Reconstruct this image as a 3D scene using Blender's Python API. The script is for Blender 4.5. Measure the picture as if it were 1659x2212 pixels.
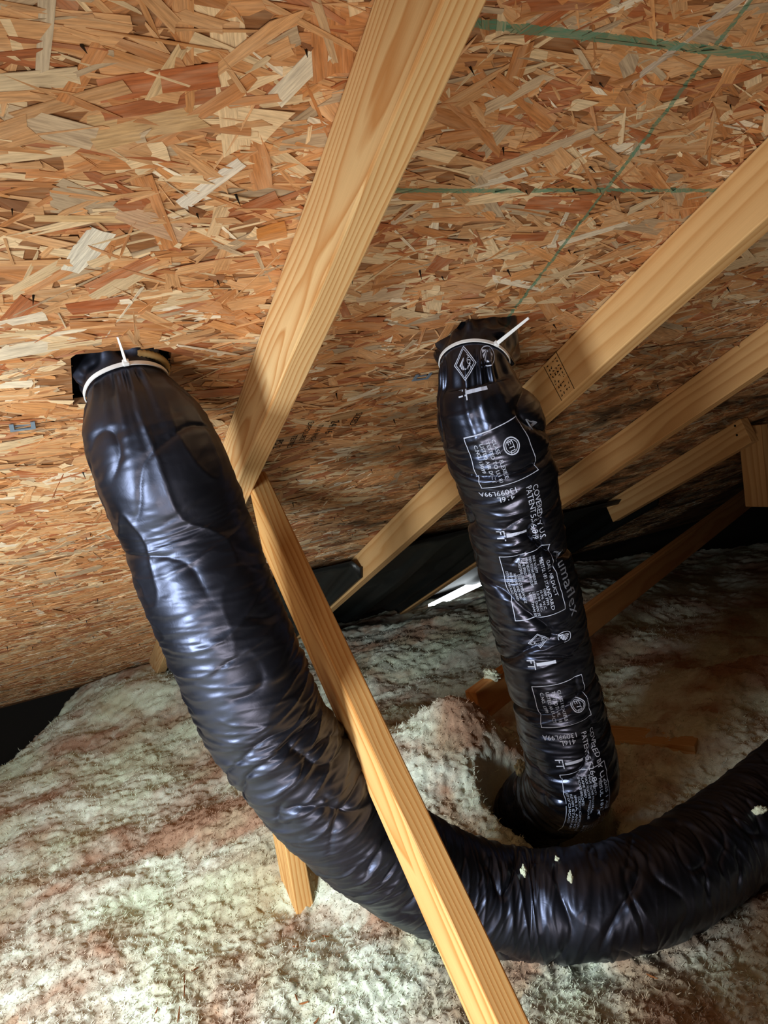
import bpy, bmesh, math, random
import numpy as np
from mathutils import Vector, Matrix

# ------------------------------------------------------------------ camera / frame
for o in list(bpy.data.objects):
    bpy.data.objects.remove(o, do_unlink=True)
SC = bpy.context.scene
COL = SC.collection
RNG = np.random.default_rng(11)
random.seed(5)
CAMZ = 1.2                                   # camera height above the drywall
F_PX, CX, CY = 1600.0, 829.5, 1106.0
TH = math.radians(22.6)                      # 5/12 roof pitch
CT, ST = math.cos(TH), math.sin(TH)
HN = 0.555                                   # camera to sheathing, along the normal
R_ = np.array([0.886808631, -0.433792756, -0.159355881])   # camera right in world
D_ = np.array([-0.185010964, -0.017263197, -0.982584818])  # camera down in world
F_ = np.array([0.423487184, 0.900847283, -0.095565568])    # camera forward in world
CAM = np.array([0.0, 0.0, CAMZ])

cam_d = bpy.data.cameras.new('camera')
cam = bpy.data.objects.new('camera', cam_d)
COL.objects.link(cam)
cam_d.sensor_fit = 'VERTICAL'
cam_d.sensor_height = 36.0
cam_d.lens = F_PX / 2212.0 * 36.0
cam_d.clip_start = 0.01
m = Matrix(((R_[0], -D_[0], -F_[0], CAM[0]), (R_[1], -D_[1], -F_[1], CAM[1]), (R_[2], -D_[2], -F_[2], CAM[2]), (0, 0, 0, 1)))
cam.matrix_world = m
SC.camera = cam

# ------------------------------------------------------------------ world, lights, exposure
world = bpy.data.worlds.new('attic_dark')
SC.world = world
world.use_nodes = True
bg = world.node_tree.nodes['Background']
bg.inputs[0].default_value = (0.50, 0.47, 0.42, 1)
bg.inputs[1].default_value = 0.012

def area_light(name, loc, target, sx, sy, power, color, spread=180):
    l = bpy.data.lights.new(name, 'AREA')
    l.shape = 'RECTANGLE'
    l.size, l.size_y = sx, sy
    l.energy = power
    l.color = color
    l.spread = math.radians(spread)
    o = bpy.data.objects.new(name, l)
    COL.objects.link(o)
    o.location = loc
    dr = Vector(target) - Vector(loc)
    o.rotation_euler = dr.to_track_quat('-Z', 'Y').to_euler()
    return o

# cool daylight lamp added out of view to the left of the photographer
area_light('added_left_daylight', (-0.88, 0.48, 0.84), (0.08, 1.40, 0.40), 0.42, 0.46, 23.0, (0.84, 0.94, 0.97), 130)
# warm room light rising through the attic hatch
area_light('hatch_room_light', (-0.45, -0.55, 0.10), (0.45, 1.3, 1.25), 0.6, 0.30, 17.0, (1.0, 0.87, 0.73))
SC.view_settings.view_transform = 'Standard'
SC.view_settings.look = 'None'
SC.view_settings.exposure = 0.0
SC.view_settings.gamma = 1.0
SC.view_settings.use_curve_mapping = False

# ------------------------------------------------------------------ small maths
def ray(px, py):
    return R_ * ((px - CX) / F_PX) + D_ * ((py - CY) / F_PX) + F_

def at_depth(px, py, z):
    return CAM + ray(px, py) * z

def at_z(px, py, z):
    r = ray(px, py)
    return CAM + r * ((z - CAMZ) / r[2])

def project(P):
    P = np.asarray(P, float) - CAM
    z = P @ F_
    return CX + F_PX * (P @ R_) / z, CY + F_PX * (P @ D_) / z, z

AX = np.array([1.0, 0, 0])
DS = np.array([0, CT, -ST])                  # down the slope
NU = np.array([0, ST, CT])                   # out of the roof (up)

def roof_xs(px, py):                         # pixel -> roof coordinates (x, s)
    r = ray(px, py)
    P = r * (HN / (r @ NU))
    return P[0], P @ DS

def roof_pt(x, s, dn=0.0):                   # dn below the sheathing is negative
    return CAM + AX * x + DS * s + NU * (HN + dn)

ROOF_M = Matrix(((1, 0, 0, 0), (0, CT, ST, 0), (0, -ST, CT, 0), (0, 0, 0, 1)))
_o = CAM + NU * HN
ROOF_M.translation = Vector(_o)

def lin(r, g, b):
    f = lambda c: (c / 255 / 12.92) if c / 255 <= 0.04045 else ((c / 255 + 0.055) / 1.055) ** 2.4
    return (f(r), f(g), f(b))

def perlin(p, seed=0):
    p = np.asarray(p, float)
    i = np.floor(p).astype(np.int64)
    fr = p - i
    u = fr * fr * fr * (fr * (fr * 6 - 15) + 10)
    out = np.zeros(len(p))
    for dx in (0, 1):
        for dy in (0, 1):
            for dz in (0, 1):
                q = (i + np.array([dx, dy, dz])) & 0xFFFFFF
                hsh = (q[:, 0] * 374761393 + q[:, 1] * 668265263 + q[:, 2] * 2147483647 + seed * 974711) & 0xFFFFFFFF
                hsh = ((hsh ^ (hsh >> 13)) * 1274126177) & 0xFFFFFFFF
                hsh = hsh ^ (hsh >> 16)
                a = (hsh & 1023) / 1023 * 6.2831853
                zc = ((hsh >> 10) & 1023) / 511.5 - 1
                rr = np.sqrt(np.maximum(0, 1 - zc * zc))
                g = rr * np.cos(a) * (fr[:, 0] - dx) + rr * np.sin(a) * (fr[:, 1] - dy) + zc * (fr[:, 2] - dz)
                w = (u[:, 0] if dx else 1 - u[:, 0]) * (u[:, 1] if dy else 1 - u[:, 1]) * (u[:, 2] if dz else 1 - u[:, 2])
                out += w * g
    return out * 1.5

def sstep(a, b, x):
    t = np.clip((x - a) / (b - a), 0, 1)
    return t * t * (3 - 2 * t)

# ------------------------------------------------------------------ object helpers
def tag(o, label=None, cat=None, group=None, kind=None):
    if label: o['label'] = label
    if cat: o['category'] = cat
    if group: o['group'] = group
    if kind: o['kind'] = kind
    return o

def link(name, me, mat=None, parent=None, matrix=None):
    o = bpy.data.objects.new(name, me)
    COL.objects.link(o)
    if mat is not None and me is not None and not me.materials:
        me.materials.append(mat)
    if matrix is not None:
        o.matrix_world = matrix
    if parent is not None:
        o.parent = parent
        if matrix is not None:
            o.matrix_parent_inverse = Matrix()
            o.matrix_basis = parent_world(parent).inverted() @ matrix
    return o

def parent_world(p):
    mt = p.matrix_basis.copy()
    while p.parent is not None:
        p = p.parent
        mt = p.matrix_basis @ mt
    return mt

def empty(name, loc, matrix=None):
    o = bpy.data.objects.new(name, None)
    COL.objects.link(o)
    o.empty_display_size = 0.05
    if matrix is not None:
        o.matrix_basis = matrix
    else:
        o.location = loc
    return o

def np_mesh(name, verts, faces, smooth=True):
    me = bpy.data.meshes.new(name)
    verts = np.asarray(verts, np.float32)
    faces = np.asarray(faces, np.int32)
    k = faces.shape[1]
    me.vertices.add(len(verts))
    me.vertices.foreach_set('co', verts.ravel())
    me.loops.add(faces.size)
    me.loops.foreach_set('vertex_index', faces.ravel())
    me.polygons.add(len(faces))
    me.polygons.foreach_set('loop_start', np.arange(0, faces.size, k, dtype=np.int32))
    me.polygons.foreach_set('loop_total', np.full(len(faces), k, np.int32))
    me.polygons.foreach_set('use_smooth', np.full(len(faces), smooth, bool))
    me.update(calc_edges=True)
    return me

def set_attr(me, name, kind, data):
    a = me.attributes.new(name, kind, 'POINT')
    data = np.asarray(data, np.float32)
    a.data.foreach_set('color' if kind == 'FLOAT_COLOR' else 'vector' if kind == 'FLOAT_VECTOR' else 'value', data.ravel())

def grid_faces(nu, nv, wrap_v=False):
    i = np.arange(nu - 1)[:, None]
    j = np.arange(nv if wrap_v else nv - 1)[None, :]
    a = i * nv + j
    b = i * nv + (j + 1) % nv
    c = (i + 1) * nv + (j + 1) % nv
    d = (i + 1) * nv + j
    return np.stack([a, b, c, d], -1).reshape(-1, 4)

# ------------------------------------------------------------------ materials
class NT:
    def __init__(self, name):
        self.m = bpy.data.materials.new(name)
        self.m.use_nodes = True
        self.t = self.m.node_tree
        self.b = self.t.nodes['Principled BSDF']
    def n(self, typ, **kw):
        nd = self.t.nodes.new(typ)
        for k, v in kw.items():
            if k.startswith('i_'):
                key = k[2:]
                key = int(key) if key.isdigit() else key
                nd.inputs[key].default_value = v
            else:
                setattr(nd, k, v)
        return nd
    def l(self, a, b):
        self.t.links.new(a, b)
    def math(self, op, a, b=None, c=None, clamp=False):
        nd = self.n('ShaderNodeMath', operation=op)
        nd.use_clamp = clamp
        for i, v in enumerate((a, b, c)):
            if v is None: continue
            if isinstance(v, (int, float)): nd.inputs[i].default_value = v
            else: self.l(v, nd.inputs[i])
        return nd.outputs[0]
    def ramp(self, fac, stops):
        nd = self.n('ShaderNodeValToRGB')
        el = nd.color_ramp.elements
        while len(el) < len(stops): el.new(0.5)
        for e_, (p, c) in zip(el, stops):
            e_.position = p
            e_.color = (*c, 1) if len(c) == 3 else c
        self.l(fac, nd.inputs[0])
        return nd.outputs[0]
    def mix(self, fac, a, b, mode='MIX'):
        nd = self.n('ShaderNodeMix', data_type='RGBA', blend_type=mode)
        for v, k in ((fac, 0), (a, 6), (b, 7)):
            if isinstance(v, (int, float)): nd.inputs[k].default_value = v
            elif isinstance(v, tuple): nd.inputs[k].default_value = (*v, 1)
            else: self.l(v, nd.inputs[k])
        return nd.outputs[2]
    def scale(self, vec, sc, off=(0, 0, 0)):
        nd = self.n('ShaderNodeMapping')
        nd.inputs['Scale'].default_value = sc
        nd.inputs['Location'].default_value = off
        self.l(vec, nd.inputs[0])
        return nd.outputs[0]
    def noise(self, vec, scale=1.0, detail=3, rough=0.5, dist=0.0):
        nd = self.n('ShaderNodeTexNoise')
        nd.inputs['Scale'].default_value = scale
        nd.inputs['Detail'].default_value = detail
        nd.inputs['Roughness'].default_value = rough
        nd.inputs['Distortion'].default_value = dist
        self.l(vec, nd.inputs['Vector'])
        return nd.outputs['Fac']
    def bump(self, h, strength=0.3, dist=0.001):
        nd = self.n('ShaderNodeBump')
        nd.inputs['Strength'].default_value = strength
        nd.inputs['Distance'].default_value = dist
        self.l(h, nd.inputs['Height'])
        self.l(nd.outputs[0], self.b.inputs['Normal'])
    def base(self, c): 
        if isinstance(c, tuple): self.b.inputs['Base Color'].default_value = (*c, 1)
        else: self.l(c, self.b.inputs['Base Color'])
    def rough(self, v, spec=None):
        self.b.inputs['Roughness'].default_value = v
        if spec is not None: self.b.inputs['Specular IOR Level'].default_value = spec

def plain(name, c, rough=0.6, spec=0.4, metal=0.0):
    k = NT(name)
    k.base(c); k.rough(rough, spec)
    k.b.inputs['Metallic'].default_value = metal
    return k.m

def wood_mat(name, pale, dark, pith=(0.03, 0.012), ringscale=95.0, knots=(), seed=0.0, spots=0.0):
    """sawn softwood: growth rings about a pith line, cut by the board's faces (object x = length)"""
    k = NT(name)
    tc = k.n('ShaderNodeTexCoord').outputs['Object']
    v1 = k.scale(tc, (1.6, 9, 9), (seed, seed * 2, 0))
    n1 = k.noise(v1, 1.0, 2, 0.5)
    v2 = k.scale(tc, (5.0, 30, 30), (seed, 0, 0))
    n2 = k.noise(v2, 1.0, 2, 0.5)
    sep = k.n('ShaderNodeSeparateXYZ'); k.l(tc, sep.inputs[0])
    dy = k.math('SUBTRACT', sep.outputs[1], pith[0])
    dz = k.math('SUBTRACT', sep.outputs[2], pith[1])
    r2 = k.math('ADD', k.math('MULTIPLY', dy, dy), k.math('MULTIPLY', dz, dz))
    r = k.math('SQRT', r2)
    r = k.math('ADD', r, k.math('MULTIPLY', n1, 0.040))
    r = k.math('ADD', r, k.math('MULTIPLY', n2, 0.006))
    ring = k.math('FRACT', k.math('MULTIPLY', r, ringscale))
    late = k.ramp(ring, [(0.0, (0, 0, 0)), (0.45, (0.22,) * 3), (0.86, (1, 1, 1)), (1.0, (0, 0, 0))])
    fine = k.noise(k.scale(tc, (12, 700, 700)), 1.0, 2, 0.6)
    c = k.mix(late, pale, dark)
    tone = k.noise(k.scale(tc, (2.2, 14, 14), (seed + 4, 0, 0)), 1.0, 3, 0.6)
    c = k.mix(k.math('MULTIPLY', k.math('SUBTRACT', tone, 0.35, clamp=True), 0.8, clamp=True), c, tuple(x * 0.72 for x in dark))
    c = k.mix(k.math('MULTIPLY', fine, 0.30), c, tuple(x * 0.55 for x in dark))
    h = k.math('ADD', k.math('MULTIPLY', late, 0.5), k.math('MULTIPLY', fine, 0.5))
    for (kx, ky, kz, rad) in knots:
        nd = k.n('ShaderNodeVectorMath', operation='DISTANCE')
        mp = k.scale(tc, (0.55, 1, 1), (0, 0, 0))
        k.l(mp, nd.inputs[0]); nd.inputs[1].default_value = (kx * 0.55, ky, kz)
        dd = k.math('ADD', nd.outputs['Value'], k.math('MULTIPLY', n2, 0.004))
        msk = k.ramp(k.math('DIVIDE', dd, rad), [(0.0, (1, 1, 1)), (0.35, (0.95,) * 3), (0.6, (0.45,) * 3), (1.0, (0, 0, 0))])
        c = k.mix(msk, c, lin(120, 62, 28))
    if spots:
        sp = k.noise(k.scale(tc, (30, 60, 60)), 1.0, 2, 0.5)
        c = k.mix(k.math('MULTIPLY', k.math('GREATER_THAN', sp, 0.78), spots), c, lin(60, 35, 20))
    k.base(c)
    k.rough(0.62, 0.35)
    k.bump(h, 0.25, 0.0006)
    return k.m

def osb_mat():
    k = NT('osb_strands')
    col = k.n('ShaderNodeAttribute', attribute_name='col').outputs['Color']
    fuv = k.n('ShaderNodeAttribute', attribute_name='fuv').outputs['Vector']
    tc = k.n('ShaderNodeTexCoord').outputs['Object']
    sep = k.n('ShaderNodeSeparateXYZ'); k.l(tc, sep.inputs[0])
    x, s = sep.outputs[0], sep.outputs[1]
    g1 = k.noise(k.scale(fuv, (35, 420, 1)), 1.0, 3, 0.6)
    g2 = k.noise(k.scale(fuv, (14, 90, 1)), 1.0, 2, 0.5)
    c = k.mix(k.ramp(g1, [(0.36, (0, 0, 0)), (0.70, (0.95,) * 3)]), col, k.mix(0.50, col, lin(70, 38, 18)))
    c = k.mix(k.ramp(g2, [(0.45, (0, 0, 0)), (0.8, (0.5,) * 3)]), c, k.mix(0.5, col, lin(240, 215, 180)))
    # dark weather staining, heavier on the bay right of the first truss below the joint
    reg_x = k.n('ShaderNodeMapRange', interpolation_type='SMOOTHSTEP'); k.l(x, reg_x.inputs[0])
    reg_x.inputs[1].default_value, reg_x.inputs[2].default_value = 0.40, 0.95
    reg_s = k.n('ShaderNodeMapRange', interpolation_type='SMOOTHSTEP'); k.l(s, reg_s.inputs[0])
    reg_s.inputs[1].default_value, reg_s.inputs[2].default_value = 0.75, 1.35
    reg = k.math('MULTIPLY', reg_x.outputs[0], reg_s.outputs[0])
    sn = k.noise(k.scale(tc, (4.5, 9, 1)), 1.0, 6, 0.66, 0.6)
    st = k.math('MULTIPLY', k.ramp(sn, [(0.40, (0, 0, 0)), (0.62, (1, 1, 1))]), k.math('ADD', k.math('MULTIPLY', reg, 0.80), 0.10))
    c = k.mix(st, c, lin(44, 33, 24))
    # green layout lines printed on the panel
    wob = k.math('MULTIPLY', k.math('SUBTRACT', k.noise(k.scale(tc, (60, 60, 1)), 1.0, 3, 0.6), 0.5), 0.0035)
    edge = k.math('MULTIPLY', k.math('SUBTRACT', k.noise(k.scale(tc, (130, 130, 1)), 1.0, 2, 0.6), 0.5), 0.004)
    def line(coord, pos, half):
        dd = k.math('ABSOLUTE', k.math('ADD', k.math('SUBTRACT', coord, pos), wob))
        dd = k.math('ADD', dd, edge)
        return k.math('LESS_THAN', dd, half)
    right = k.math('GREATER_THAN', x, 0.36)
    up1 = k.math('LESS_THAN', s, 0.93)
    sl = k.math('SUBTRACT', x, k.math('MULTIPLY', s, 0.045))
    l1 = k.math('MULTIPLY', line(s, 0.602, 0.0034), right)
    l2 = k.math('MULTIPLY', line(s, 0.396, 0.0050), right)
    l3 = k.math('MULTIPLY', line(sl, 0.7315, 0.0032), up1)
    gr = k.math('MAXIMUM', k.math('MAXIMUM', l1, l2), l3)
    wear = k.math('ADD', k.math('MULTIPLY', k.ramp(g1, [(0.42, (1, 1, 1)), (0.7, (0.3,) * 3)]), 0.85), 0.0)
    c = k.mix(k.math('MULTIPLY', gr, wear), c, lin(62, 128, 104))
    k.base(c)
    k.rough(0.58, 0.35)
    k.bump(g1, 0.6, 0.0009)
    return k.m

def jacket_mat(name, rough=0.30):
    k = NT(name)
    tc = k.n('ShaderNodeTexCoord').outputs['Object']
    a = k.noise(k.scale(tc, (1, 1, 1)), 55.0, 4, 0.6, 1.2)
    b = k.noise(tc, 9.0, 2, 0.5)
    k.base(k.mix(b, lin(9, 9, 11), lin(15, 15, 19)))
    rr = k.n('ShaderNodeMapRange'); k.l(b, rr.inputs[0])
    rr.inputs[1].default_value, rr.inputs[2].default_value = 0.3, 0.7
    rr.inputs[3].default_value, rr.inputs[4].default_value = rough - 0.05, rough + 0.08
    k.l(rr.outputs[0], k.b.inputs['Roughness'])
    k.b.inputs['Specular IOR Level'].default_value = 1.0
    k.b.inputs['Specular Tint'].default_value = (0.60, 0.66, 1.0, 1)
    k.bump(a, 0.16, 0.0015)
    return k.m

def fluff_mat(name):
    k = NT(name)
    tc = k.n('ShaderNodeTexCoord').outputs['Object']
    n1 = k.noise(tc, 4.6, 4, 0.55, 0.5)
    n2 = k.noise(k.scale(tc, (1, 1, 1), (3.1, 1.7, 0)), 3.2, 3, 0.6)
    n3 = k.noise(tc, 190.0, 2, 0.6)
    c = k.mix(k.ramp(n1, [(0.42, (0, 0, 0)), (0.60, (1, 1, 1))]), lin(232, 236, 220), lin(182, 146, 122))
    c = k.mix(k.math('MULTIPLY', k.ramp(n2, [(0.45, (0, 0, 0)), (0.65, (1, 1, 1))]), 0.55), c, lin(212, 226, 192))
    c = k.mix(k.math('MULTIPLY', k.ramp(n3, [(0.35, (0, 0, 0)), (0.7, (1, 1, 1))]), 0.13), c, lin(120, 98, 80))
    k.base(c)
    k.rough(0.95, 0.1)
    k.bump(n3, 0.4, 0.003)
    return k.m

M = {}
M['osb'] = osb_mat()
M['raft1'] = wood_mat('rafter_wood', lin(240, 204, 150), lin(208, 148, 88), pith=(0.010, -0.035), ringscale=210)
M['raft2'] = wood_mat('rafter_wood_smooth', lin(236, 190, 132), lin(214, 158, 98), pith=(0.05, 0.10), ringscale=60, seed=3, knots=((1.05, -0.03, -0.02, 0.013), (1.22, 0.02, -0.02, 0.006)))
M['raft3'] = wood_mat('rafter_wood_tan', lin(220, 172, 116), lin(190, 136, 82), pith=(0.05, 0.09), ringscale=60, seed=7, knots=((1.9, 0.0, -0.02, 0.010),))
M['web'] = wood_mat('truss_web_wood', lin(240, 192, 126), lin(206, 138, 70), pith=(0.0, 0.08), ringscale=150, seed=1.7, knots=((0.62, 0.052, 0.012, 0.012),))
M['brace'] = wood_mat('brace_wood', lin(244, 180, 112), lin(218, 146, 82), pith=(0.02, 0.09), ringscale=60, seed=5, spots=0.6)
M['jacket'] = jacket_mat('black_duct_jacket', 0.38)
M['jacket2'] = jacket_mat('black_printed_jacket', 0.27)
M['fluff'] = fluff_mat('loose_fibreglass')
M['ink'] = plain('white_jacket_ink', lin(196, 202, 226), 0.5, 0.4)
M['ink_dim'] = plain('grey_jacket_ink', lin(120, 124, 138), 0.5, 0.4)
M['black_ink'] = plain('black_stamp_ink', lin(20, 15, 12), 0.7, 0.2)
M['nylon'] = plain('white_nylon', lin(232, 232, 236), 0.35, 0.5)
M['nail'] = plain('dark_nail_steel', lin(30, 26, 24), 0.5, 0.5, 0.6)
M['clip'] = plain('grey_clip_steel', lin(140, 160, 182), 0.4, 0.5, 0.5)
M['void'] = plain('black_vent_housing', lin(12, 12, 12), 0.9, 0.1)
M['baffle'] = plain('black_baffle_plastic', lin(22, 24, 24), 0.38, 0.4)
M['drywall'] = plain('grey_drywall', lin(170, 165, 155), 0.9, 0.1)
M['collar'] = plain('tan_collar', lin(178, 150, 104), 0.6, 0.3)
M['eave'] = plain('eave_cavity_shade', lin(26, 20, 15), 0.8, 0.2)  # near-black colour of the added eave closure stands for the cavity's shade
M['chip'] = plain('brown_wood_chip', lin(150, 92, 52), 0.8, 0.2)

# ------------------------------------------------------------------ roof sheathing (the ceiling of this room)
SEAM = 1.059
HOLES = [(0.083, 0.213, 0.888, 1.020), (0.680, 0.800, 0.893, 1.015)]

def panel_mesh(name, x0, x1, s0, s1, holes, thick=0.011):
    xs = sorted(set([x0, x1] + [v for h in holes for v in h[:2]]))
    ss = sorted(set([s0, s1] + [v for h in holes for v in h[2:]]))
    bm = bmesh.new()
    inside = lambda i, j: any(h[0] - 1e-6 <= xs[i] and xs[i + 1] <= h[1] + 1e-6 and h[2] - 1e-6 <= ss[j] and ss[j + 1] <= h[3] + 1e-6 for h in holes)
    cells = {(i, j) for i in range(len(xs) - 1) for j in range(len(ss) - 1) if not inside(i, j)}
    vt = {}
    def v(i, j, k):
        if (i, j, k) not in vt:
            vt[(i, j, k)] = bm.verts.new((xs[i], ss[j], k * thick))
        return vt[(i, j, k)]
    for (i, j) in cells:
        bm.faces.new((v(i, j, 0), v(i, j + 1, 0), v(i + 1, j + 1, 0), v(i + 1, j, 0)))
        bm.faces.new((v(i, j, 1), v(i + 1, j, 1), v(i + 1, j + 1, 1), v(i, j + 1, 1)))
        for (a, b, (di, dj)) in (((0, 0), (1, 0), (0, -1)), ((1, 0), (1, 1), (1, 0)), ((1, 1), (0, 1), (0, 1)), ((0, 1), (0, 0), (-1, 0))):
            if (i + di, j + dj) not in cells:
                bm.faces.new((v(i + a[0], j + a[1], 0), v(i + b[0], j + b[1], 0), v(i + b[0], j + b[1], 1), v(i + a[0], j + a[1], 1)))
    me = bpy.data.meshes.new(name)
    bm.to_mesh(me); bm.free()
    nv = len(me.vertices)
    set_attr(me, 'col', 'FLOAT_COLOR', np.tile([*lin(150, 98, 58), 1], (nv, 1)))
    co = np.zeros(nv * 3); me.vertices.foreach_get('co', co)
    set_attr(me, 'fuv', 'FLOAT_VECTOR', co)
    return me

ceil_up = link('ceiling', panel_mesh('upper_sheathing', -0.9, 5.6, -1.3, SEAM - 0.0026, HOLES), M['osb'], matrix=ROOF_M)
tag(ceil_up, 'upper course of orange-brown strand board roof sheathing with green layout lines', 'roof panel', kind='structure')
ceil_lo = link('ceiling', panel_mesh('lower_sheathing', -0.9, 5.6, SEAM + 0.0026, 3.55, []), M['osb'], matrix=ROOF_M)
tag(ceil_lo, 'lower course of strand board roof sheathing running down to the insulation', 'roof panel', kind='structure')

def light_seal_layer(x0, x1, s0, s1, holes, par):  # unseen black layer added above the panels to keep light out of the joint
    me = panel_mesh('added_light_seal', x0, x1, s0, s1, holes, 0.002)
    me.transform(Matrix.Translation((0, 0, 0.0115)))
    o = link('added_light_seal', me, M['void']); o.parent = par
light_seal_layer(-0.9, 5.6, -1.3, SEAM, HOLES, ceil_up)
light_seal_layer(-0.9, 5.6, SEAM, 3.55, [], ceil_lo)

# strands -------------------------------------------------------------
def make_strands(N):
    # denser and more varied close by; the far part of the slope needs fewer
    x = RNG.uniform(-0.75, 3.3, N * 2)
    s = 0.05 + 3.45 * RNG.uniform(0, 1, N * 2) ** 1.12
    keep = (x < 0.75 + 0.95 * s) & (x > -0.62 + 0.10 * s)
    x, s = x[keep][:N], s[keep][:N]
    n = len(x)
    rank = np.arange(n) / n                      # later = nearer to the viewer
    big = RNG.uniform(0, 1, n) < 0.30
    L = np.where(big, RNG.lognormal(math.log(0.078), 0.35, n), RNG.lognormal(math.log(0.048), 0.45, n))
    W = np.where(big, RNG.lognormal(math.log(0.017), 0.40, n), RNG.lognormal(math.log(0.0070), 0.50, n))
    thin = RNG.uniform(0, 1, n) < 0.30
    W = np.where(thin, RNG.lognormal(math.log(0.0028), 0.35, n), W); L = np.where(thin, L * 0.85, L)
    L = np.clip(L, 0.012, 0.16); W = np.clip(W, 0.0016, 0.036)
    W = np.minimum(W, L * 0.5)
    ang = np.where(RNG.uniform(0, 1, n) < 0.20, RNG.uniform(-1.5, 1.5, n), RNG.normal(0.0, 0.36, n))
    pal = np.array([lin(214, 160, 110), lin(232, 200, 158), lin(196, 130, 78), lin(176, 102, 60), lin(186, 160, 130), lin(240, 222, 196), lin(214, 150, 94)])
    pr = np.array([0.32, 0.17, 0.20, 0.10, 0.06, 0.035, 0.115])
    ci = RNG.choice(len(pal), n, p=pr)
    col = pal[ci] * RNG.uniform(0.86, 1.14, (n, 1))
    # strand board is duller further right
    return x, s, L, W, ang, col, rank

ST_X, ST_S, ST_L, ST_W, ST_A, ST_C, ST_R = make_strands(38000)
# a few named-looking big strands read from the photograph (pixel centre, length m, width m, angle deg, colour)
special = [
    ((185, 540), 0.072, 0.024, 62, (236, 226, 208)), ((645, 160), 0.062, 0.021, 58, (232, 218, 194)), ((235, 658), 0.085, 0.027, 2, (178, 96, 52)),
    ((345, 175), 0.100, 0.024, 14, (186, 104, 58)), ((455, 395), 0.080, 0.016, 48, (238, 226, 210)), ((110, 275), 0.072, 0.026, -16, (206, 178, 146)),
    ((330, 480), 0.080, 0.024, -26, (206, 164, 130)), ((260, 590), 0.085, 0.018, 36, (192, 118, 74)), ((325, 265), 0.100, 0.030, 14, (208, 168, 120)),
    ((585, 500), 0.034, 0.026, 20, (200, 130, 66)), ((470, 475), 0.045, 0.018, 80, (222, 184, 140)), ((200, 470), 0.11, 0.009, -3, (224, 184, 134)),
    ((95, 55), 0.075, 0.011, 84, (206, 184, 156)), ((360, 160), 0.056, 0.012, 70, (222, 186, 140)), ((700, 60), 0.07, 0.007, -58, (206, 170, 130)),
    ((40, 690), 0.06, 0.015, 12, (232, 214, 190)), ((65, 170), 0.075, 0.018, 10, (222, 196, 160)), ((820, 635), 0.07, 0.024, 10, (214, 184, 152)),
    ((1120, 195), 0.075, 0.014, 38, (214, 184, 150)), ((1480, 85), 0.13, 0.010, 58, (206, 186, 166)), ((890, 450), 0.06, 0.010, 52, (210, 184, 158)),
    ((1140, 510), 0.06, 0.018, 2, (172, 98, 58)), ((1390, 440), 0.045, 0.018, 36, (222, 196, 160)), ((1160, 330), 0.13, 0.02, 30, (214, 186, 154)),
    ((760, 895), 0.09, 0.03, 4, (186, 146, 102)), ((600, 950), 0.10, 0.024, 4, (176, 136, 98)), ((1000, 620), 0.08, 0.02, -12, (206, 150, 104)),
]
for (p, L, W, a, c) in special:
    xx, ss = roof_xs(*p)
    ST_X = np.append(ST_X, xx); ST_S = np.append(ST_S, ss); ST_L = np.append(ST_L, L); ST_W = np.append(ST_W, W)
    ST_A = np.append(ST_A, -math.radians(a)); ST_C = np.vstack([ST_C, lin(*c)]); ST_R = np.append(ST_R, 1.12)

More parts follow.
